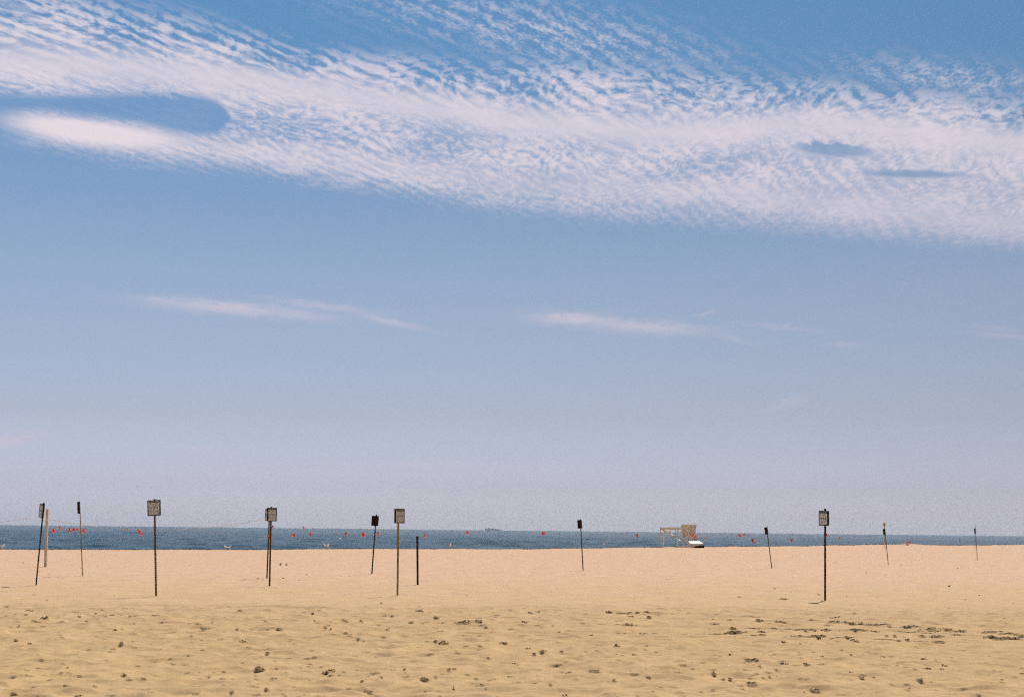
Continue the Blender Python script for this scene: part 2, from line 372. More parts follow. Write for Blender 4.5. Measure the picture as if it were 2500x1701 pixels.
K1 = "387,309,70,12 455,309,30,10 645,268,70,8 120,349,60,10 590,357,35,12 665,357,30,7 825,356,35,10 955,356,135,18 1073,357,45,10 775,361,12,8 770,326,40,8 1125,387,28,10 1395,355,40,12 1187,319,25,8 1500,322,25,10 1437,284,35,6 1493,274,18,10 1540,270,12,8 1595,376,22,7 2140,368,45,12 1985,280,70,12 2150,309,40,6 2280,314,30,9 1870,436,30,9 1637,422,30,6 1715,422,35,6 1945,422,45,7 2065,418,35,8 2110,421,30,10 800,413,55,5 820,494,75,14 765,489,20,6 985,523,50,10 1240,495,60,7 1085,531,35,7 1143,617,35,16 1317,643,40,14 1520,571,22,8 1465,577,22,9 1660,569,22,11 1415,536,45,6 2055,517,36,14 2258,518,38,14 860,709,30,12 898,694,30,9 1292,733,28,14 20,405,22,12 10,375,25,8 10,345,20,8 20,705,60,16 15,728,35,10 465,710,40,9 425,405,20,10 235,347,30,7 125,446,30,6 165,450,14,6 380,738,15,6 685,779,60,9 285,735,30,7 1705,717,55,8 2275,741,25,9 2030,787,14,9 1095,817,30,8 893,822,8,14 545,708,12,8 1560,327,10,6 2175,590,35,6 1885,708,80,8 1680,868,40,8 300,872,40,8 690,866,20,8 380,207,10,8 2060,290,30,6 2200,289,40,6 260,486,14,6 215,480,8,8 240,775,14,9 1580,810,14,8 765,759,14,6"
K2 = "135,328,50,6 232,334,40,7 128,360,80,5 450,348,70,9 610,356,90,10 600,371,120,4 390,383,140,14 280,420,190,8 560,390,18,8 610,410,22,10 715,405,45,8 460,410,60,7 775,420,20,12 830,415,60,12 905,410,50,10 950,370,130,10 1105,360,55,14 1165,358,40,8 1220,358,20,8 1275,360,50,7 1350,364,60,6 990,400,10,8 1030,400,60,7 1120,404,40,12 740,450,290,8 868,457,35,10 1515,380,25,14 1690,400,110,18 1790,402,60,8 1880,409,60,9 1590,410,45,6 1350,436,14,6 1410,450,20,8 1493,472,35,14 1435,480,30,7 1600,455,50,6 1710,456,110,8 1715,487,110,14 2215,467,240,14 2200,425,210,6 2080,418,120,5 1075,465,30,12 1105,478,35,10 1135,485,35,8 618,500,25,8 733,519,22,9 238,570,25,12 160,593,45,9 990,462,20,7 895,607,20,7 1097,584,16,6 1325,597,35,12 1613,615,45,10 1700,628,14,6 1760,665,48,11 1645,684,55,9 1743,696,28,7 625,648,65,13 687,658,42,14 775,667,45,12 800,650,40,5 877,652,15,6 395,628,100,6 408,652,20,8 567,706,28,9 450,675,14,5 125,720,22,10 240,757,26,14 190,757,22,6 390,785,70,16 520,763,14,8 1175,765,25,9 1258,759,10,7 1590,780,32,12 1512,815,14,8 845,840,75,16 1575,853,14,8 768,847,10,10 1410,655,55,6 1300,643,40,5 1555,705,30,7 1095,712,30,7 2310,705,30,7 2170,750,12,7 2247,795,22,6 985,314,80,6 620,180,70,7 300,165,50,5"
marks = []
for K, ox in ((K0, 0), (K1, 800), (K2, 1700)):
    for q in K.split():
        a, b, c, d = (float(k) for k in q.split(','))
        marks.append((ox+a/2.905, 1400+b/2.905, c/2.905, d/2.905))
rng = random.Random(11)
for line in ([(1440, 1497), (1600, 1500), (1950, 1512), (2300, 1536), (2560, 1549)], [(1650, 1510), (2061, 1521), (2285, 1539), (2560, 1553)],
             [(1500, 1524), (1850, 1534), (2200, 1541), (2560, 1566)], [(1560, 1546), (1760, 1545), (2050, 1556), (2300, 1566)],
             [(1850, 1540), (2100, 1537), (2350, 1553), (2560, 1560)]):
    lx_, ly2 = [a for a, b in line], [b for a, b in line]; x_m = lx_[0]
    while x_m < lx_[-1]:
        wp = rng.uniform(12, 75); x_m += wp*.5
        if rng.random() < .78: marks.append((x_m, float(np.interp(x_m, lx_, ly2))+rng.uniform(-1.5, 1.5), wp, rng.uniform(1.0, 3.4)))
        x_m += wp*.5+rng.uniform(0, 30)
NAMED = len(marks)
for k in range(1200):                                       # small unnamed scuffs between them
    px_ = rng.uniform(-60, 2560); py_ = 1478+rng.random()**.9*250
    marks.append((px_, py_, rng.uniform(4, 22), rng.uniform(.35, 1.1)))
STEP = .021
for k, (px_, py_, wp, hp) in enumerate(marks):
    p = ground(px_, py_+hp*.45); D = p.y; sc_ = D/FPX
    hw = wp*sc_*.5+.01; H = min(hp*sc_*1.5+.003, .038)
    r0, r1 = np.searchsorted(rows, D-.6), np.searchsorted(rows, D+.8)
    c0, c1 = np.searchsorted(tt, (p.x-hw*1.3)/D), np.searchsorted(tt, (p.x+hw*1.3)/D)
    if r1 <= r0 or c1-c0 < 2: continue
    x_ = XX[r0:r1, c0:c1]; y_ = np.repeat(rows[r0:r1, None], c1-c0, 1)
    u = (x_-p.x)/hw
    jag = vnoise(x_/.035, x_*0+k, 5)+.6*vnoise(x_/.09, x_*0+k, 6)
    env = np.clip(1-np.abs(u)**2.2, 0, 1)**.6*np.clip(.85+.9*jag, .1, 1.3)
    y0 = D-.10*hw*(1-u*u)*rng.uniform(-.2, 1)+.035*jag+rng.uniform(-.15, .15)*u*min(hw, .2)
    s = y_-y0
    L = min(.22, .07+H*2.2)
    dz_ = np.where(s < 0, -.55*H*np.exp(-(s/L)**2), .62*H*np.exp(-s/(.09+H*1.2)))
    ZZ[r0:r1, c0:c1] += dz_*env
    SHADE[r0:r1, c0:c1] = np.maximum(SHADE[r0:r1, c0:c1], (np.exp(-((s+.03)/(.03+.8*min(H, .04)))**2)*env*(1.0 if k < NAMED else .4)))
    YY[r0:r1, c0:c1] -= np.where(s >= 0, .019*np.exp(-s/.06), 0)*np.clip(env*1.5, 0, 1)
ms = bpy.data.materials.new('sand'); ms.use_nodes = True; t = ms.node_tree; q = G(t)
b = t.nodes['Principled BSDF']; b.inputs['Roughness'].default_value = .95; b.inputs['Specular IOR Level'].default_value = .15
geo = q.n('ShaderNodeNewGeometry'); sp = q.n('ShaderNodeSeparateXYZ'); t.links.new(geo.outputs['Position'], sp.inputs[0])
gx, gy = E_(q, sp.outputs[0]), E_(q, sp.outputs[1])
ln = q.noise(gx, gy, 0.0, .35, 4)
zone = q.smooth(gy+(ln-.5)*12.0-gx*.25, 19, 58)             # darker golden sand near, paler pinker sand beyond
c1_ = q.mix(zone, (.500, .328, .168, 1), (.562, .364, .240, 1))
n_a = q.noise(gx, gy*.6, 0.0, 1.3, 5, .6); n_b = q.noise(gx, gy, 1.0, 26, 4, .7); n_c = q.noise(gx, gy*1.1, 1.0, 3.2, 4, .65)
val = (.80+.40*n_a)*(.80+.40*n_b)*(.80+.40*n_c)
cv = q.n('ShaderNodeCombineColor'); [q.put(cv.inputs[i], val) for i in range(3)]
c2_ = q.mix(1.0, c1_, cv.outputs[0], 'MULTIPLY')
yel = q.noise(gx, gy*.7, 4.0, .9, 4, .6)
c3_ = q.mix((q.smooth(yel, .4, .7))*.35, c2_, q.mix(1.0, c2_, (1.0, .98, .82, 1), 'MULTIPLY'))
at_ = q.n('ShaderNodeAttribute'); at_.attribute_name = 'shade'
c3_ = q.mix(q.m('MULTIPLY', E_(q, at_.outputs['Fac']), .8, clamp=True), c3_, (.20, .135, .065, 1))  # blends to dark brown where pits and tracks would be shaded
t.links.new(c3_, b.inputs['Base Color'])
bp = q.n('ShaderNodeBump'); bp.inputs['Distance'].default_value = .006; bp.inputs['Strength'].default_value = .7
hh_ = q.noise(gx, gy, 2.0, 30, 5, .7)+q.noise(gx, gy, 6.0, 7, 4, .6)*1.6
t.links.new(hh_.o, bp.inputs['Height']); t.links.new(bp.outputs[0], b.inputs['Normal'])
beach = grid_mesh('sand_beach', XX, YY, ZZ, ms); tag(beach, kind='structure')
da = beach.data.attributes.new('shade', 'FLOAT', 'POINT'); da.data.foreach_set('value', np.clip(SHADE, 0, 1).astype(np.float32).ravel())
del XX, YY, TT
def zsurf(x, y):
    i = min(max(int(np.searchsorted(rows, y)), 1), len(rows)-1); j = min(max(int(np.searchsorted(tt, x/max(y, 12.0))), 1), len(tt)-1)
    return float(ZZ[i-1:i+1, j-1:j+1].mean())
# ------------------------------------------------------------------ sea
SEA = -1.45
yk = [92.0]
while yk[-1] < 900: yk.append(yk[-1]*1.0036)
while yk[-1] < 3500: yk.append(yk[-1]*1.012)
while yk[-1] < 14500: yk.append(yk[-1]*1.05)
rw = np.array(yk)
ts = np.concatenate([-np.array([6, 3.5, 2, 1.3, .9, .7, .55, .48]), np.linspace(-.42, .42, 820), np.array([.48, .55, .7, .9, 1.3, 2, 3.5, 6])])
Ys, Ts = np.meshgrid(rw, ts, indexing='ij'); Xs = Ts*Ys; Zs = np.full_like(Xs, 0.0); dYs = np.zeros_like(Xs)
step = np.gradient(rw)[:, None]
r_ = np.random.RandomState(5)
gust = .70+.6*(vnoise(Xs/35, Ys/55, 71)+.5*vnoise(Xs/13, Ys/21, 72))
for k in range(46):
    lam = 2.2*(14/2.2)**r_.rand(); ang = r_.normal(0, .55)+.25
    kx, ky = math.sin(ang)*2*math.pi/lam, -math.cos(ang)*2*math.pi/lam
    am = .0105*lam**.80*r_.uniform(.5, 1.2); ph = r_.uniform(0, 6.28)
    att = np.clip((lam/step-2.2)/2.5, 0, 1)
    th = kx*Xs+ky*Ys+ph+1.5*vnoise(Xs/(lam*3), Ys/(lam*3), 80+k)
    Zs += am*att*gust*np.cos(th); dYs += am*att*gust*.5*np.sin(th)
dxw = np.zeros_like(Xs)
lam = 26; Zs += .16*np.clip((lam/step-2.2)/2.5, 0, 1)*np.cos((Ys+.32*Xs)*2*math.pi/lam+3*vnoise(Xs/60, Ys/60, 99))
ext_mask = (np.abs(Ts) <= .43)
Zs = np.where(ext_mask, Zs, 0); dYs = np.where(ext_mask, dYs, 0)
mw = bpy.data.materials.new('sea_water'); mw.use_nodes = True; t = mw.node_tree; q = G(t)
b = t.nodes['Principled BSDF']; b.inputs['Roughness'].default_value = .28; b.inputs['IOR'].default_value = 1.33; b.inputs['Specular IOR Level'].default_value = .42
geo = q.n('ShaderNodeNewGeometry'); sp = q.n('ShaderNodeSeparateXYZ'); t.links.new(geo.outputs['Position'], sp.inputs[0])
gx, gy = E_(q, sp.outputs[0]), E_(q, sp.outputs[1])
dn = q.noise(gx, gy*.35, 0.0, .02, 4, .6)
t.links.new(q.mix(q.smooth(dn, .35, .65), (.018, .046, .058, 1), (.034, .068, .080, 1)), b.inputs['Base Color'])
bp = q.n('ShaderNodeBump'); bp.inputs['Distance'].default_value = .13; bp.inputs['Strength'].default_value = 1.0
hn = q.noise(gx, gy, 0.0, .9, 6, .62)+q.noise(gx, gy, 3.0, .22, 3, .6)*1.6
t.links.new(hn.o, bp.inputs['Height']); t.links.new(bp.outputs[0], b.inputs['Normal'])
sea = grid_mesh('sea', Xs, Ys+dYs, Zs+SEA, mw, True); tag(sea, kind='structure')
del Xs, Ys, Zs, Ts, dYs, th, gust
# ------------------------------------------------------------------ sign posts
def post_mesh(L, wd=.034, dep=.020, perforated=True):
    """flanged steel post: web with a row of holes, two side walls and lips"""
    bm = bmesh.new(); z0 = -.35
    tk = .004; hole = .0055
    for s in (-1, 1):
        box(bm, (s*(hole+(wd*.5-hole)/2), 0, (z0+L)/2), (wd*.5-hole, tk, L-z0))
        box(bm, (s*(wd/2-tk/2), dep/2+tk/2+.0005, (z0+L)/2), (tk, dep, L-z0))
        box(bm, (s*(wd/2+.0015), dep+tk/2+.001, (z0+L)/2), (.009, tk, L-z0))
    z = z0
    while z < L-.03:
        box(bm, (0, 0, z+.019), (hole*2, tk, .044)); z += .05
    box(bm, (0, 0, L-.006), (hole*2, tk, .012))
    return bm
def board_parts(root, zc_, h, off, wd=.305, flip=1):
    bm = bmesh.new()
    box(bm, (0, off, zc_), (wd-.012, .034, h-.012))
    for s in (-1, 1):
        box(bm, (s*(wd/2-.011), off-.003, zc_), (.024, .046, h))
        box(bm, (0, off-.003, zc_+s*(h/2-.010)), (wd-.047, .046, .021))
    bd = obj('sign_board', bm, M_board, root)
    fy = off-.0195
    bm = bmesh.new(); box(bm, (0, fy, zc_), (wd-.048, .004, h-.043)); obj('sign_face', bm, M_face, bd)
    fy -= .0035
    W = wd-.04; Hh = h-.038; top = zc_+Hh/2
    bm = bmesh.new()                                        # heading: bold, no longer legible capitals in one row
    rg = random.Random(3); x = -W*.42
    while x < W*.42:
        wl = W*rg.uniform(.045, .062)
        box(bm, (x+wl/2, fy, top-Hh*.085), (wl*.86, .002, Hh*rg.uniform(.085, .105)))
        x += wl
    obj('heading', bm, M_ink, bd)
    bm = bmesh.new(); bmesh.ops.create_cone(bm, segments=3, radius1=W*.055, radius2=W*.055, depth=.003, cap_ends=True, matrix=Matrix.Translation((-W*.30, fy, top-Hh*.235)) @ Matrix.Rotation(math.pi/2, 4, 'X') @ Matrix.Rotation(.5, 4, 'Z'))
    box(bm, (-W*.33, fy, top-Hh*.255), (W*.05, .0024, Hh*.05)); obj('bird_symbol', bm, M_ink, bd)
    for k in range(3):
        bm = bmesh.new(); cx = W*(-.27+.27*k); cz_ = top-Hh*.51
        r1 = Matrix.Rotation(.7, 3, 'Y')
        bmesh.ops.create_circle(bm, cap_ends=False, segments=12, radius=W*.085, matrix=Matrix.Translation((cx, fy, cz_)) @ Matrix.Rotation(math.pi/2, 4, 'X'))
        es = list(bm.edges); bmesh.ops.delete(bm, geom=[v_ for v_ in bm.verts], context='VERTS')
        for a in range(12):
            an = 2*math.pi*a/12
            box(bm, (cx+math.cos(an)*W*.085, fy, cz_+math.sin(an)*W*.085), (W*.020, .002, W*.05), Matrix.Rotation(-an, 3, 'Y'))
        box(bm, (cx, fy-.0004, cz_), (W*.022, .002, W*.16), r1)
        box(bm, (cx, fy-.0008, cz_), (W*.055, .002, W*.09)); obj('pictogram', bm, M_ink, bd)
    bm = bmesh.new()
    for r, (fz, n_) in enumerate(((.19, 6), (.235, 6), (.28, 5), (.325, 6), (.37, 5), (.67, 9), (.715, 8), (.76, 9), (.805, 7), (.85, 8), (.90, 5))):
        x0_ = -W*.18 if r < 5 else -W*.40
        if r == 5: obj('fine_print', bm, M_ink2, bd); bm = bmesh.new()
        x = x0_
        while x < W*(.38 if fz < .84 else .2):
            wl = W*rg.uniform(.04, .11); box(bm, (x+wl/2, fy+.0004, top-Hh*fz), (wl, .0016, Hh*.017)); x += wl+W*.025
    obj('fine_print', bm, M_ink2, bd)
    bm = bmesh.new(); bmesh.ops.create_cone(bm, segments=14, radius1=W*.055, radius2=W*.055, depth=.003, cap_ends=True, matrix=Matrix.Translation((W*.38, fy, top-Hh*.915)) @ Matrix.Rotation(math.pi/2, 4, 'X'))
    obj('emblem', bm, M_ink, bd)
    return bd
POST = {}
def sign_post(key, base, top, board, ang, m, label, ly=0.0, wd=.034):
    B = ground(*base); B.z = 0.0; T = at_y(top[0], top[1], B.y+ly)
    ax = (T-B); L = ax.length; q_ = ax.to_track_quat('Z', 'Y')
    # remove twist so that local x is as near world x as possible, then spin
    zl = ax.normalized(); xl = Vector((1, 0, 0)); xl = (xl-zl*xl.dot(zl)).normalized(); yl = zl.cross(xl)
    R3 = Matrix((xl, yl, zl)).transposed() @ Matrix.Rotation(math.radians(ang), 3, 'Z')
    root = empty('signpost', B, R3.to_quaternion())
    tag(root, label, 'signpost', 'signposts standing in the sand')
    po = obj('post', post_mesh(L, wd), m, root)
    z1 = L*(base[1]-board[0])/(base[1]-top[1]); z0 = L*(base[1]-board[1])/(base[1]-top[1])
    bd = board_parts(root, (z0+z1)/2, abs(z1-z0), -.024)
    for zz in (z0+.08, z1-.08):
        bm = bmesh.new(); bmesh.ops.create_cone(bm, segments=8, radius1=.009, radius2=.009, depth=.012, cap_ends=True, matrix=Matrix.Translation((0, .009, zz)) @ Matrix.Rotation(math.pi/2, 4, 'X'))
        obj('bolt', bm, M_rust, po)
    POST[key] = (B, T, base, top)
    return root
def on_post(key, py):
    B, T, b_, t_ = POST[key]; return B+(T-B)*((b_[1]-py)/(b_[1]-t_[1]))
sign_post('a', (86.7, 1430.2), (106.1, 1226.6), (1229.3, 1262.6), -54, M_green, 'dark green signpost leaning right, leftmost, in front of the pale timber post')
sign_post('c', (200.9, 1407.5), (193.4, 1223.5), (1224.5, 1253), -80, M_ochre, 'ochre rusty signpost with its board turned edge-on, right of the pale timber post')
sign_post('d', (380.6, 1456.4), (376.4, 1217.4), (1220.5, 1258.8), 2, M_rust, 'tall signpost whose framed white sign squarely faces the viewer')
sign_post('e', (650.7, 1412.4), (657.5, 1241.5), (1242.0, 1270.5), -46, M_rust, 'signpost mostly hidden behind another, with red tape tied around its post')
sign_post('f', (658.8, 1431.6), (662.9, 1236.6), (1239.0, 1272.0), 44, M_rust, 'signpost in front of the paired two, its board turned right and tilted')
sign_post('g', (907, 1401.5), (918, 1254.8), (1258.8, 1283), 228, M_green, 'black-backed signpost leaning right, showing the reverse of its board, behind the ochre signpost')
sign_post('h', (971.3, 1453.8), (973.8, 1240.9), (1241.4, 1276.8), 46, M_ochre, 'ochre upright signpost with grey sign, beside the short bare post')
sign_post('j', (1423, 1393.5), (1416, 1266.5), (1268.5, 1289.4), 238, M_rust, 'lone signpost leaning left, board back showing, left of the lifeguard stand')
sign_post('k', (1883.7, 1387.7), (1871.0, 1285.7), (1286.3, 1303.6), 238, M_rust, 'small far signpost leaning left, between the lifeguard stand and the tall right signpost')
sign_post('l', (2013.4, 1467.6), (2013.4, 1241.2), (1246.5, 1283), -57, M_green, 'tall dark upright signpost on the right with grey sign turned left')
sign_post('m', (2168.2, 1378.5), (2159.0, 1289), (1290.4, 1304.4), 238, M_rust, 'far signpost leaning left with a yellow-tipped stake behind its board')
sign_post('n', (2385.8, 1367.2), (2380.8, 1288.5), (1289.4, 1302.4), 242, M_rust, 'smallest and rightmost signpost, thin brown stake behind its board')
# bare posts
def bare_post(name, base, top, wd, m, label, cat, square):
    B = ground(*base); T = at_y(top[0], top[1], B.y); ax = T-B; L = ax.length
    root_q = ax.to_track_quat('Z', 'Y')
    bm = bmesh.new(); n = 14; pts = []; 
    if square:
        rg = random.Random(4)
        prev = None
        for i in range(n+1):
            z = -.4+(L+.4)*i/n; j = .003*rg.uniform(-1, 1); tw = .12*i/n
            ring = []
            for a, b2 in ((-1, -1), (1, -1), (1, 1), (-1, 1)):
                x, y = a*wd/2+j, b2*wd/2
                ring.append(bm.verts.new((x*math.cos(tw)-y*math.sin(tw), x*math.sin(tw)+y*math.cos(tw), z)))
            if prev:
                for k in range(4): bm.faces.new((prev[k], prev[(k+1) % 4], ring[(k+1) % 4], ring[k]))
            else: bm.faces.new(ring)
            prev = ring
        bm.faces.new(prev[::-1])
        bmesh.ops.bevel(bm, geom=[e for e in bm.edges if abs((e.verts[0].co-e.verts[1].co).normalized().z) > .9], offset=.006, segments=1, affect='EDGES')
    else:
        tube(bm, [(0, 0, -.4), (0, 0, L-.09), (0, 0, L-.085), (0, 0, L-.01), (0, 0, L)], [wd/2, wd/2, wd/2+.006, wd/2+.006, wd/2-.006], 14)
    o = obj(name, bm, m); o.location = B; o.rotation_mode = 'QUATERNION'; o.rotation_quaternion = root_q
    tag(o, label, cat); return B, T
bare_post('timber_post', (111, 1384), (115.5, 1242), .094, M_wood, 'pale weathered square timber post without a sign, behind the leftmost signpost', 'post', True)
bare_post('steel_post', (1019.6, 1428), (1019, 1308.5), .062, M_green, 'short dark bare steel post with no sign, right of the ochre signpost', 'post', False)
# far stakes behind the two rightmost signs
def stake(base, top, yy, m, knob, label):
    B = at_y(base[0], base[1], yy); B.z = max(B.z, zc(B.x, B.y)); T = at_y(top[0], top[1], yy)
    root = empty('marker_stake', B); tag(root, label, 'stake', 'thin stakes behind the far signs')
    bm = bmesh.new(); tube(bm, [Vector((0, 0, -.3)), (T-B)*.5, T-B], .022, 8); obj('pole', bm, m, root)
    if knob:
        bm = bmesh.new(); P = T-B
        tube(bm, [P+Vector((0, 0, -.30)), P+Vector((0, 0, -.16)), P+Vector((0, 0, -.04)), P+Vector((0, 0, .05)), P+Vector((0, 0, .12))], [.025, .07, .105, .07, .02], 10)
        obj('lamp_cap', bm, M_ochre, root)
    return T
stake((2160.5, 1332), (2159.0, 1279), 120, M_ochre, True, 'thin yellow-brown stake with bulbous tip rising behind a far leaning sign')
stake((2380.0, 1333.5), (2381.0, 1277.5), 150, M_rust, False, 'thin plain brown stake rising behind the rightmost sign')
# ------------------------------------------------------------------ rope, strings and flagging tape
def line_obj(name, P, rad, m, label, cat, group=None):
    bm = bmesh.new(); o0 = Vector(P[0]); tube(bm, [Vector(p)-o0 for p in P], rad, 5)
    o = obj(name, bm, m); o.location = o0; tag(o, label, cat, group); return o
def sag(a, b, d, n=14): return [a+(b-a)*(i/n)+Vector((0, 0, -4*d*(i/n)*(1-i/n))) for i in range(n+1)]
ra = on_post('a', 1264.5); re = on_post('e', 1270.5)
P = []
for px_, py_, yy in [(643, 1266.5, 45.8), (600, 1276, 45), (540, 1284.5, 44.3), (480, 1290, 43.4), (430, 1292.5, 42.6), (378, 1293.5, 42), (300, 1291, 41), (230, 1285, 40), (160, 1275, 39.3)]:
    P.append(at_y(px_, py_, yy))
line_obj('rope', [re]+P+[ra], .0045, M_rope, 'thin yellow rope sagging between the leftmost signpost and the paired signposts', 'rope')
line_obj('rope', [ra]+[at_y(a, b_, yy) for a, b_, yy in [(70, 1266, 38.3), (30, 1270, 37.9), (-30, 1279, 37.4), (-100, 1288, 37)]], .0045, M_rope, 'thin yellow rope running off left from the leftmost signpost', 'rope')
SX = [-60, 113, 200, 653, 908, 1420, 1876, 2163, 2383, 2560]; SD = [58, 56, 46, 46, 51.5, 58.6, 65.9, 76.6, 93.7, 100]
def sy(px_): return float(np.interp(px_, SX, SD))
spans = [('between the timber post and the ochre edge-on signpost', [(114, 1292), (130, 1291.5), (146, 1286.5), (171, 1290), (186, 1290.5), (198, 1291)]),
         ('between the edge-on signpost and the paired signposts', [(198, 1291), (204, 1291.5), (270, 1294), (336, 1295), (500, 1300), (600, 1305), (654.5, 1308)]),
         ('between the paired signposts and the black-backed signpost', [(654.5, 1308), (718, 1303), (757, 1301), (844, 1300), (887, 1302), (914.5, 1303)]),
         ('between the black-backed signpost and the lone leaning one', [(914.5, 1303), (923, 1299.5), (1037, 1305), (1141, 1298), (1326, 1300.5), (1418, 1303)]),
         ('in front of the lifeguard stand', [(1418, 1303), (1479, 1300), (1555, 1305), (1692, 1304), (1721, 1311), (1805, 1305), (1837, 1316), (1874, 1314)]),
         ('between the two small leaning signs on the right', [(1874, 1314), (1932, 1316.5), (2018, 1306.5), (2050, 1312), (2162.5, 1314)]),
         ('between the two rightmost signposts', [(2162.5, 1314), (2230, 1317), (2300, 1317), (2382.5, 1312)])]
for lab, pp in spans:
    line_obj('string', [at_y(a, b_, sy(a)) for a, b_ in pp], .0016, M_rope, 'thin string of the beach fence '+lab, 'string', 'fence strings')
P6 = on_post('f', 1283); P8 = on_post('h', 1293)
mid = at_y(741, 1285.5, 38.5)
line_obj('string', [P6, at_y(700, 1285, 39.2), mid, at_y(860, 1291, 37), P8], .0016, M_rope, 'thin string of the beach fence from the paired signposts to the ochre upright one', 'string', 'fence strings')
def flagging(px_, py_, wpx, hpx, yy, label, m=None, tilt=0, white=False, seed=0, tails=3):
    """a knot of plastic tape with fluttering tails, hanging from (px_, py_ - hpx/2)"""
    T = at_y(px_, py_-hpx*.5, yy); s = yy/FPX; W, H = wpx*s, hpx*s; rg = random.Random(seed)
    root = empty('flagging_tape', T); tag(root, label, 'flagging tape', 'red flagging tapes on the fence strings')
    bm = bmesh.new(); tube(bm, [(-.35*W, 0, 0), (0, -.006, .004), (.35*W, 0, 0)], [.25*W*.5, .35*W*.5, .25*W*.5], 6); obj('knot', bm, m or M_flag, root)
    for k in range(tails):
        u = (k/(max(1, tails-1))-.5) if tails > 1 else 0
        bm = bmesh.new(); n = 7; prev = None; wd_ = W*rg.uniform(.36, .52); L = H*rg.uniform(.55, 1.08)
        yo = rg.uniform(-.03, .03)
        for i in range(n+1):
            f_ = i/n; x = u*W*.55*min(1, f_*3)+tilt*H*f_+.06*W*math.sin(5*f_+k); y = yo*f_+.02*math.sin(7*f_+k*2); z = -L*f_
            an = .5*math.sin(4*f_+k*1.7)
            a = bm.verts.new((x-wd_/2*math.cos(an), y-wd_/2*math.sin(an), z)); b2 = bm.verts.new((x+wd_/2*math.cos(an), y+wd_/2*math.sin(an), z))
            if prev: bm.faces.new((prev[0], prev[1], b2, a))
            prev = (a, b2)
        bmesh.ops.solidify(bm, geom=bm.faces[:], thickness=.0015)
        obj('streamer', bm, m or M_flag, root)
    if white:
        bm = bmesh.new(); box(bm, (tilt*H+.1*W, -.012, -H*.98), (.40*W, .004, .34*H)); obj('white_tag', bm, M_tag, root)
FL = [(130, 1296, 7, 11, 'red tape tuft first right of the pale timber post', None, .25, 0),
      (145, 1289, 8, 9, 'faded red tape tuft highest on the string left of the edge-on signpost', 'p', .6, 0),
      (169.5, 1294.5, 6, 11, 'red tape tuft with a white end, left of the edge-on signpost', None, .05, 1),
      (181, 1292.5, 8, 6, 'short red tape bow left of the edge-on signpost, the farther of two adjoining bows', None, 0, 0),
      (189.5, 1292.5, 6, 6, 'small red tape bow touching the edge-on signpost on its left', None, 0, 0),
      (204.6, 1296, 7, 10, 'red tape tuft immediately right of the edge-on signpost', None, 0, 0),
      (336.5, 1299.5, 8, 14, 'slanting red tape streamer left of the squarely facing signpost', None, .75, 0),
      (718, 1307, 9, 9, 'red tape tuft first right of the paired signposts', None, 0, 0),
      (756.5, 1305.5, 5, 15, 'tall narrow red tape tuft above the gulls, right of the paired signposts', None, .15, 0),
      (844.5, 1304.5, 6, 9, 'dull red tape tuft midway between paired and black-backed signposts', 'p', 0, 0),
      (887, 1306.5, 8, 12, 'brightest red tape tuft just left of the black-backed signpost', None, 0, 0),
      (923.5, 1303.5, 5, 11, 'narrow pink-red tape tuft between black-backed and ochre signposts', 'p', 0, 0),
      (1037, 1308, 6, 8, 'small red tape with white end right of the short bare post', 'p', .3, 1),
      (1141, 1301, 8, 8, 'faint red tape tuft left below the distant ship', 'p', .1, 0),
      (1326, 1302.5, 11, 6, 'wide low red tape bow left of the lone leaning signpost', None, .1, 0),
      (1555, 1307, 7, 7, 'faint red tape tuft left of the lifeguard stand', 'p', 0, 0),
      (1692.5, 1309, 7, 14, 'orange-red tape hanging in front of the lifeguard stand', 'p', .1, 0),
      (1721.5, 1313, 5, 5, 'tiny red tape knot just right of the lifeguard stand', 'p', 0, 0),
      (1805, 1307, 9, 7, 'red tape bow left of the small far signpost', 'p', .1, 0),
      (1817, 1305.5, 9, 4, 'flat trailing red tape bow nearest left of the small far signpost', 'p', .3, 0),
      (1837, 1320, 8, 9, 'low hanging faded tape tuft left of the small far signpost', 'p', .2, 0),
      (1932, 1318.5, 8, 7, 'faded tape tuft between the small far and tall dark right signposts', 'p', .4, 0),
      (2018.5, 1307, 4, 10, 'narrow red tape peeking out right of the tall dark signpost', None, 0, 0),
      (2050, 1313.5, 5, 6, 'tiny faded red tape knot right of the tall dark signpost', 'p', 0, 0)]
for k, (a, b_, c, d, lab, mm, tl, wh) in enumerate(FL):
    flagging(a, b_, c, d, sy(a), lab, M_pale if mm else M_flag, tl, bool(wh), k)
p5 = on_post('e', 1308.5); flagging(656.6, 1311.5, 7.5, 10, p5.y-.06, 'red tape wrapped round the rear of the paired signposts', None, 0, False, 50, 4)
flagging(665.5, 1287, 5, 9, P6.y-.02, 'pink tape tied at the right side of the front paired signpost', M_pale, .1, False, 51, 2)
flagging(741, 1289, 5, 8, 38.5, 'faint tape tuft above the horizon right of the paired signposts', M_pale, .1, False, 52, 2)
# orange mesh heap by the little mound
B = at_y(2213.5, 1327, 214); B.z = zc(B.x, B.y)+.05
bm = bmesh.new(); rg = random.Random(9)
for k in range(34):
    c = Vector((rg.uniform(-.35, .35), rg.uniform(-.3, .3), rg.uniform(-.05, .62)))
    c.x += c.z*.35
    d = Vector((rg.uniform(-1, 1), rg.uniform(-1, 1), rg.uniform(-1, 1))).normalized()*.22
    tube(bm, [c-d, c+Vector((rg.uniform(-.06, .06), 0, .04)), c+d], [.012, .035, .012], 5)
o = obj('snow_fence_bundle', bm, M_pale); o.location = B; tag(o, 'faded orange crumpled plastic fencing beside the small sand mound at the waterline', 'plastic fencing')
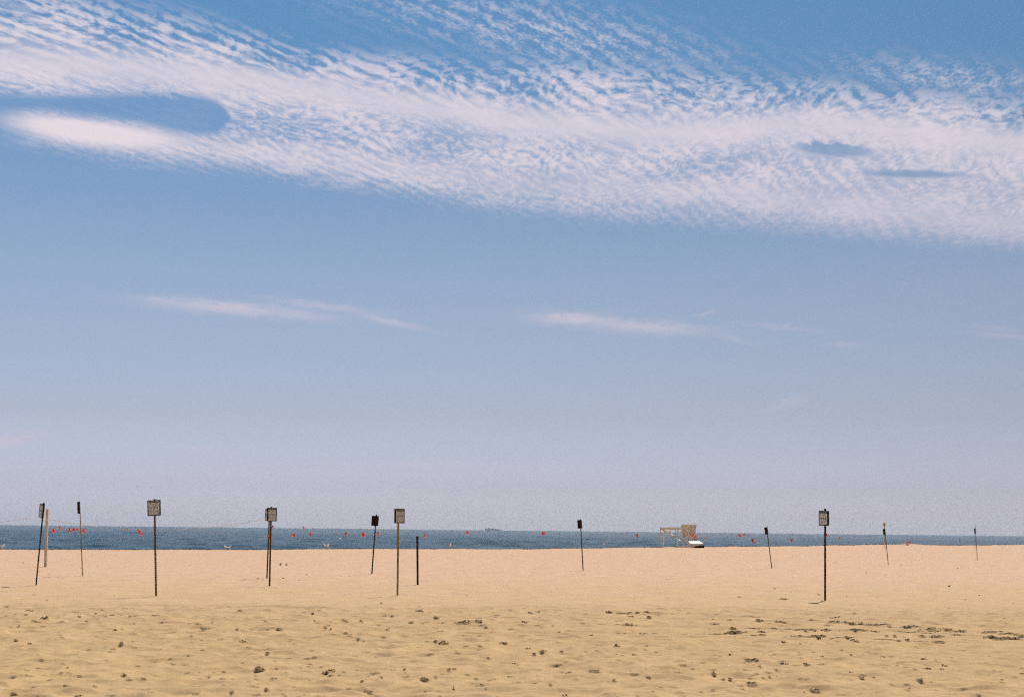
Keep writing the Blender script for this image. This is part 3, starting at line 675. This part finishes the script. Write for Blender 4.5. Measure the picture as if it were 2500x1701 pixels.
# ------------------------------------------------------------------ lifeguard stand
YL = 152.0
def LP(px_, py_, dep=0.0):
    return at_y(px_, py_, YL+dep)
RB = at_y(1664, 1335, YL); root = empty('lifeguard_stand', RB)
tag(root, 'white timber lifeguard stand, coloured cream for shade, at the waterline with tall back panel and white sloping footboard', 'lifeguard stand')
def lb(name, segs, m=M_paint_shade, wx_=.09, wy_=.09):
    bm = bmesh.new()
    for a, b_ in segs: beam(bm, a-RB, b_-RB, wx_, wy_)
    return obj(name, bm, m, root)
lb('leg', [(LP(1612.5, 1286.5), LP(1614.5, 1337))], wx_=.11)
lb('leg', [(LP(1622.5, 1289, 1.3), LP(1618.8, 1337, 1.3))], wx_=.10)
lb('leg', [(LP(1648.6, 1288.5), LP(1649.6, 1337))], wx_=.10)
lb('leg', [(LP(1655.5, 1290, 1.3), LP(1654.0, 1337, 1.3))], wx_=.12)
lb('leg', [(LP(1667, 1306, .1), LP(1672, 1337, .1))], wx_=.12)
lb('top_beam', [(LP(1612, 1288.2, -.01), LP(1665, 1287.6, -.01))], wx_=.10)
lb('top_beam', [(LP(1613, 1291, 1.3), LP(1665, 1291, 1.3))], wx_=.12)
lb('cross_beam', [(LP(1612.5, 1289.5, .06), LP(1612.5, 1289.5, 1.25))], wx_=.08)
lb('cross_beam', [(LP(1648.6, 1289.5, .06), LP(1648.6, 1289.5, 1.25))], wx_=.08)
lb('strut', [(LP(1636.8, 1289, .0), LP(1635.6, 1305.5, .0))], wx_=.09)
lb('brace', [(LP(1613.5, 1290, -.10), LP(1650, 1313, -.10))], wx_=.10, wy_=.14)
bm = bmesh.new()
for a, b_ in (((1627, 1296.0), (1634.5, 1300.6)), ((1637.5, 1302.6), (1647.5, 1308.7)), ((1655.5, 1316.2), (1660.5, 1318.6))):
    up_ = [LP(a[0], a[1]-1.0, -.20)-RB, LP(b_[0], b_[1]-1.0, -.20)-RB]; dn_ = [LP(b_[0], b_[1]+.9, -.36)-RB, LP(a[0], a[1]+.9, -.36)-RB]
    q1 = [bm.verts.new(p) for p in up_+dn_]; q2 = [bm.verts.new(p+Vector((0, .01, -.03))) for p in up_+dn_]
    bm.faces.new(q1); bm.faces.new(q2[::-1])
    for k in range(4): bm.faces.new((q1[k], q1[(k+1) % 4], q2[(k+1) % 4], q2[k]))
obj('sunlit_strip', bm, M_white, root)  # white plates laid on the brace for its sunlit top
lb('brace', [(LP(1650, 1313, -.02), LP(1668, 1321, -.02))], wx_=.12)
lb('brace', [(LP(1668, 1310, -.05), LP(1692, 1336, -.05))], wx_=.16)
lb('brace', [(LP(1655, 1305, 1.2), LP(1668, 1290, 1.2))], wx_=.06)
lb('rail', [(LP(1649, 1336, .5), LP(1700, 1334, .5))], wx_=.10)
bm = bmesh.new()                                            # back panel of upright boards
for k in range(7):
    f0, f1 = k/7, (k+1)/7
    tl = LP(1663.8+35.6*f0, 1281.2-.1*f0, -.2); tr_ = LP(1663.8+35.6*f1, 1281.2-.1*f1, -.2)
    bl = LP(1665+32*f0, 1312-7*f0, -.2); br = LP(1665+32*f1, 1312-7*f1, -.2)
    g_ = .006 if k else 0
    vs = [bm.verts.new(p-RB+Vector((dx_, dy_, 0))) for dy_ in (0, .05) for p, dx_ in ((tl, g_), (tr_, 0), (br, 0), (bl, g_))]
    for fc in ((0, 1, 2, 3), (7, 6, 5, 4), (0, 4, 5, 1), (1, 5, 6, 2), (2, 6, 7, 3), (3, 7, 4, 0)): bm.faces.new([vs[i] for i in fc])
obj('back_panel', bm, M_paint_shade, root)
lb('panel_trim', [(LP(1663.5, 1280.6, -.22), LP(1699.8, 1280.2, -.22))], M_paint_shade, .05, .12)
lb('panel_trim', [(LP(1700.2, 1280.4, -.22), LP(1698.0, 1305, -.22))], M_white, .035, .1)
bm = bmesh.new()                                            # footrest box made of slats
for k in range(12):
    f0 = k/12
    if k in (9, 11): continue
    a = LP(1676+37.5*f0+1, 1305.8, -.5); b_ = LP(1680+31*f0+1, 1318.5, -.5); beam(bm, a-RB, b_-RB, .115, .03)
obj('slatted_side', bm, M_paint_shade, root)
lb('rail', [(LP(1674.7, 1305.2, -.53), LP(1714, 1305.6, -.53))], M_paint_shade, .05, .08)
lb('rail', [(LP(1714, 1305.6, -.53), LP(1711.3, 1320, -.53))], M_paint_shade, .06, .06)
bm = bmesh.new()                                            # sloping white footboard
q4 = [LP(1680.5, 1320, -1.5), LP(1707.5, 1320, -1.5), LP(1712.5, 1323.0, -1.85), LP(1717.5, 1326.2, -2.3), LP(1686.5, 1326.4, -2.3)]
top = [bm.verts.new(p-RB) for p in q4]; bot = [bm.verts.new(p-RB+Vector((0, .03, -.05))) for p in q4]
bm.faces.new(top); bm.faces.new(bot[::-1])
for k in range(5): bm.faces.new((top[k], top[(k+1) % 5], bot[(k+1) % 5], bot[k]))
obj('footboard', bm, M_white, root)
bm = bmesh.new()
q4 = [LP(1685.5, 1326.9, -2.28), LP(1717.8, 1326.6, -2.28), LP(1717.8, 1329.8, -2.28), LP(1702, 1332.2, -2.28), (LP(1691, 1336, -2.28)), LP(1684, 1334, -2.28)]
top = [bm.verts.new(p-RB) for p in q4]; bot = [bm.verts.new(p-RB+Vector((0, .05, 0))) for p in q4]
bm.faces.new(top); bm.faces.new(bot[::-1])
for k in range(6): bm.faces.new((top[k], top[(k+1) % 6], bot[(k+1) % 6], bot[k]))
obj('apron', bm, M_paint_shade, root)
bm = bmesh.new(); box(bm, (LP(1704, 1334, -1.7)-RB), (1.2, .8, .34)); obj('shade_box', bm, M_board, root)  # dark box standing in for the shadow under the footboard
# ------------------------------------------------------------------ ship on the horizon
YS = 9000.0
S0 = at_y(1204, 1294.6, YS); S0.z = SEA; root = empty('cargo_ship', S0); tag(root, 'hazy blue-grey cargo ship far off on the horizon', 'ship')
mpp = YS/FPX
def ships(name, parts, m):
    bm = bmesh.new()
    for x0, x1, h0, h1 in parts: box(bm, ((x0+x1)/2*mpp-1204*mpp, 0, (h0+h1)/2*mpp), ((x1-x0)*mpp, 14, (h1-h0)*mpp))
    return obj(name, bm, m, root)
bm = bmesh.new()
prof = [(-20, 3.3), (-19.5, .0), (18, 0), (21, 1.9), (8, 2.1), (-8, 2.4)]
f0 = [bm.verts.new((x*mpp, -8, z*mpp)) for x, z in prof]; f1 = [bm.verts.new((x*mpp, 8, z*mpp)) for x, z in prof]
bm.faces.new(f0); bm.faces.new(f1[::-1])
for k in range(6): bm.faces.new((f0[k], f0[(k+1) % 6], f1[(k+1) % 6], f1[k]))
obj('hull', bm, M_ship, root)
ships('deckhouse', [(1184.6, 1190, 2.4, 4.2), (1190, 1196.5, 2.4, 4.8), (1193, 1194.4, 4.8, 5.8)], M_ship2)
ships('cargo_stack', [(1198.5, 1205, 2.0, 4.2), (1206.5, 1211, 1.9, 3.7), (1212, 1216.5, 1.9, 3.3)], M_ship)
# ------------------------------------------------------------------ birds
def gull(px_, py_, yy, hd, label, pose='stand', s=1.0, m=None):
    p = at_y(px_, py_, yy)
    if pose != 'fly': p.z = zc(p.x, p.y)
    root = empty('gull', p, Matrix.Rotation(math.radians(hd), 3, 'Z').to_quaternion()); root.scale = (s, s, s)
    tag(root, label, 'gull', 'gulls by the water')
    h = .17 if pose == 'stand' else .07
    if pose == 'fly': h = 0
    bm = bmesh.new()
    tube(bm, [(-.24, 0, h+.05), (-.15, 0, h+.06), (-.04, 0, h+.07), (.07, 0, h+.10), (.13, 0, h+.16), (.16, 0, h+.215), (.185, 0, h+.235), (.205, 0, h+.232)],
         [.018, .05, .075, .072, .045, .036, .034, .014] if pose != 'fly' else [.015, .04, .055, .05, .035, .033, .03, .012], 10)
    obj('body', bm, m or M_gullw, root, True)
    bm = bmesh.new(); tube(bm, [(.205, 0, h+.23), (.245, 0, h+.225)], [.011, .004], 5); obj('beak', bm, M_gullb, root)
    for sd_ in (-1, 1):
        bm = bmesh.new()
        if pose == 'fly':
            pts = [(.05, .03*sd_, .08), (.07, .25*sd_, .20), (.02, .55*sd_, .14), (-.06, .52*sd_, .135), (-.06, .25*sd_, .18), (-.08, .03*sd_, .08)]
            a = [bm.verts.new(p_) for p_ in pts]; bm.faces.new(a if sd_ > 0 else a[::-1]); bmesh.ops.solidify(bm, geom=bm.faces[:], thickness=.012)
        else:
            tube(bm, [(.07, .062*sd_, h+.10), (-.02, .072*sd_, h+.085), (-.14, .045*sd_, h+.075), (-.27, .015*sd_, h+.07)], [.02, .045, .035, .008], 7)
        obj('wing', bm, M_gullg if m is None else m, root)
        if pose == 'stand':
            bm = bmesh.new(); tube(bm, [(0, .03*sd_, h+.02), (0, .03*sd_, .0), (.05, .03*sd_, .0)], .006, 5); obj('leg', bm, M_gullb, root)
def crest_y(px_): return float(crest((px_-1250)/3500))
gull(795.5, 1337, crest_y(796)-.5, 215, 'left white gull of the close pair standing below the tall narrow red tape', s=1.1)
gull(799.5, 1337, crest_y(800)-1.2, -50, 'right white gull of the close pair standing below the tall narrow red tape', s=1.1)
gull(1099, 1338, crest_y(1099)-.6, -75, 'white gull standing alone facing the viewer between bare post and leaning signpost', s=1.25)
gull(553, 1339, crest_y(553)+.6, 160, 'small white gull sitting low at the water edge left of the paired signposts', 'sit')
gull(557.5, 1339, crest_y(557)-.2, 20, 'larger white gull sitting at the water edge left of the paired signposts', 'sit')
gull(2, 1339, crest_y(2)-.5, 10, 'pale gull sitting on the sand crest at the left photo edge', 'sit', 1.2)
gull(832, 1314.5, 125, 40, 'grey and white gull flying low over the water left of the black-backed signpost', 'fly', .75)
gull(754.7, 1318.5, 130, 90, 'dark bird flying low over the sea beneath the tall red tape', 'fly', .55, M_bird)
gull(1432.5, 1317.5, 130, 70, 'dark bird over the sea just right of the lone leaning signpost', 'fly', .6, M_bird)
gull(1474.5, 1329, 150, 0, 'pale gull skimming the water between leaning signpost and lifeguard stand', 'fly', .7)
# ------------------------------------------------------------------ grass tufts, shells, debris
def tuft(px_, py_, s, m, label, seed):
    p = ground(px_, py_); p.z = zc(p.x, p.y); rg = random.Random(seed); bm = bmesh.new()
    for k in range(11):
        a = rg.uniform(0, 6.28); L = s*rg.uniform(.45, 1); ln_ = rg.uniform(.15, .8)
        d = Vector((math.cos(a), math.sin(a), 0)); b0 = d*.03*rg.random()
        pts = [b0+d*L*ln_*f_*f_+Vector((0, 0, L*f_*(1-.25*f_*ln_))) for f_ in (0, .35, .7, 1)]
        tube(bm, [Vector((0, 0, -.01))+pts[0]]+pts[1:], [.006, .006, .004, .0012], 4)
    o = obj('grass_tuft', bm, m); o.location = p; tag(o, label, 'grass tuft', 'grass tufts on the sand')
tuft(684, 1380, .17, M_grass, 'green beach grass tuft right of the paired signposts', 1)
tuft(699, 1381, .13, M_straw, 'straw-coloured beach grass tuft beside the green one', 2)
tuft(2318, 1432, .10, M_grass, 'tiny grass sprig far right on the smooth sand', 3)
for k, (px_, py_, s, lab) in enumerate([(859.5, 1596, .032, 'largest white shell scrap on the near sand, left of centre'), (2201.6, 1626.5, .024, 'white shell on the near sand low on the right'),
                                        (17, 1594, .03, 'white shell on the near sand at the left edge'), (953, 1617.5, .022, 'small white shell right of the largest scrap'),
                                        (2204, 1610, .025, 'white shell a little above another on the right'), (1821, 1582, .022, 'tiny white shell below the wheel tracks')]):
    p = ground(px_, py_, .012); bm = bmesh.new()
    bmesh.ops.create_uvsphere(bm, u_segments=10, v_segments=6, radius=s)
    for v_ in bm.verts: v_.co.z = v_.co.z*.35+.25*s*abs(math.sin(v_.co.x/s*3)); v_.co.x *= 1.2
    o = obj('shell', bm, M_shell); o.location = p; o.rotation_euler = (.5, .2, k); tag(o, lab, 'shell', 'white shells on the sand')
# loose twigs and wrack
rg = random.Random(21); bm = bmesh.new()
def bit(p, L, a, r_b):
    d = Vector((math.cos(a), math.sin(a), rg.uniform(-.1, .35)))*L*.5
    tube(bm, [p-d, p+Vector((rg.uniform(-.2, .2)*L, rg.uniform(-.2, .2)*L, rg.uniform(0, .3)*L)), p+d], [r_b*.5, r_b, r_b*.4], 5)
for k in range(650):
    f_ = rg.random(); py_ = 1350+f_**1.2*340; px_ = rg.uniform(-80, 2580)
    p = ground(px_, py_)
    if p.y > 140: continue
    p.z = zsurf(p.x, p.y)+.006; s = p.y/FPX
    bit(p, s*rg.uniform(.8, 3.4), rg.gauss(0, .4), s*rg.uniform(.15, .5))
for px_, py_, L in [(15+0, 1371, 0), (57.5, 1373.5, 3), (1891, 1438, 8), (1999.5, 1452.5, 9), (630, 1413.5, 8), (691, 1412, 6), (748, 1402.5, 4), (1699, 1325, 5), (2115, 1398.5, 3), (2162, 1404, 3), (2338, 1388, 3), (2391, 1453, 4), (2356, 1464, 5), (2199, 1379, 4), (1426, 1403.5, 3), (931, 1471, 4)]:
    if not L: continue
    p = ground(px_, py_); p.z = zc(p.x, p.y)+.008; s = p.y/FPX; bit(p, s*L, rg.gauss(0, .3), s*.9)
o = obj('dried_wrack_bits', bm, M_wrack); tag(o, kind='stuff', label='dark twigs and dried wrack strewn over the sand', cat='wrack')
bm = bmesh.new()                                            # wrack line along the crest, where sand meets water
px_ = -120.0
while px_ < 2640:
    d = crest_y(px_); yy = d*rg.uniform(.995, 1.02)
    p = at_y(px_, 1330, yy); p.z = zc(p.x, p.y)
    s = yy/FPX; h_ = s*rg.uniform(.6, 2.3)*(1.3 if rg.random() < .2 else 1)
    L = s*rg.uniform(3, 14)
    m3 = [p+Vector((L*(f_-.5), rg.uniform(-.2, .2), h_*.35*rg.random())) for f_ in (0, .33, .66, 1)]
    tube(bm, m3, [h_*.15, h_*.5, h_*.45, h_*.12], 6)
    px_ += rg.uniform(1.5, 9)
o = obj('wrack_line', bm, M_wrack); tag(o, kind='stuff', label='thin dark line of seaweed along the edge of the sand', cat='wrack')
bm = bmesh.new(); rg = random.Random(33)                       # sand crumbs, dark colour standing in for shade in pits and ruts
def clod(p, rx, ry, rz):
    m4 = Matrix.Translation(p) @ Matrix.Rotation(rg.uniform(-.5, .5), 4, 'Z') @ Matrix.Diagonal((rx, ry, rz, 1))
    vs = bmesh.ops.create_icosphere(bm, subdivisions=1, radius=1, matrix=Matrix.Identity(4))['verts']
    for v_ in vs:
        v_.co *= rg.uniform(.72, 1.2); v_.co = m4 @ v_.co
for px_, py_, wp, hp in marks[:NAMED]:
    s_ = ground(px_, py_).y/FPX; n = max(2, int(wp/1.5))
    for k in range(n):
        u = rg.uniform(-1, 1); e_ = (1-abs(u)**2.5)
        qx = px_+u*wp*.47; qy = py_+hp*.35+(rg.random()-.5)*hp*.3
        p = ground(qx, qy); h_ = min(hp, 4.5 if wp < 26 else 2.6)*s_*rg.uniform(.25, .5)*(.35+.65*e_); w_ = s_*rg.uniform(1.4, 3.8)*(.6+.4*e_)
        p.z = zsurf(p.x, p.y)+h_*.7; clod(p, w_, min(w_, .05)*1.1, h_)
o = obj('shade_crumbs', bm, M_shade); tag(o, kind='stuff', label='sand crumbs coloured dark as shade in the footprints and wheel tracks', cat='sand crumbs')
# sand lump at the foot of the tall right post
p = ground(2009, 1469.5); p.z = zc(p.x, p.y); bm = bmesh.new(); bmesh.ops.create_icosphere(bm, subdivisions=3, radius=.06)
for v_ in bm.verts: v_.co *= 1+.25*math.sin(v_.co.x*70+v_.co.z*50)*.5; v_.co.z *= .7
o = obj('stone', bm, M_wood); o.location = p; tag(o, 'rounded sandy stone at the foot of the tall dark right signpost', 'stone')
# ------------------------------------------------------------------ sea haze
bm = bmesh.new(); box(bm, (0, 7300, 35), (22000, 16000, 81))
mh = bpy.data.materials.new('sea_haze'); mh.use_nodes = True; t = mh.node_tree
t.nodes.remove(t.nodes['Principled BSDF']); pv = t.nodes.new('ShaderNodeVolumePrincipled')
pv.inputs['Color'].default_value = (.80, .86, .97, 1); pv.inputs['Density'].default_value = 5e-5; pv.inputs['Anisotropy'].default_value = .2
t.links.new(pv.outputs[0], t.nodes['Material Output'].inputs['Volume'])
o = obj('haze', bm, mh); tag(o, kind='stuff', label='thin pale sea haze', cat='haze')
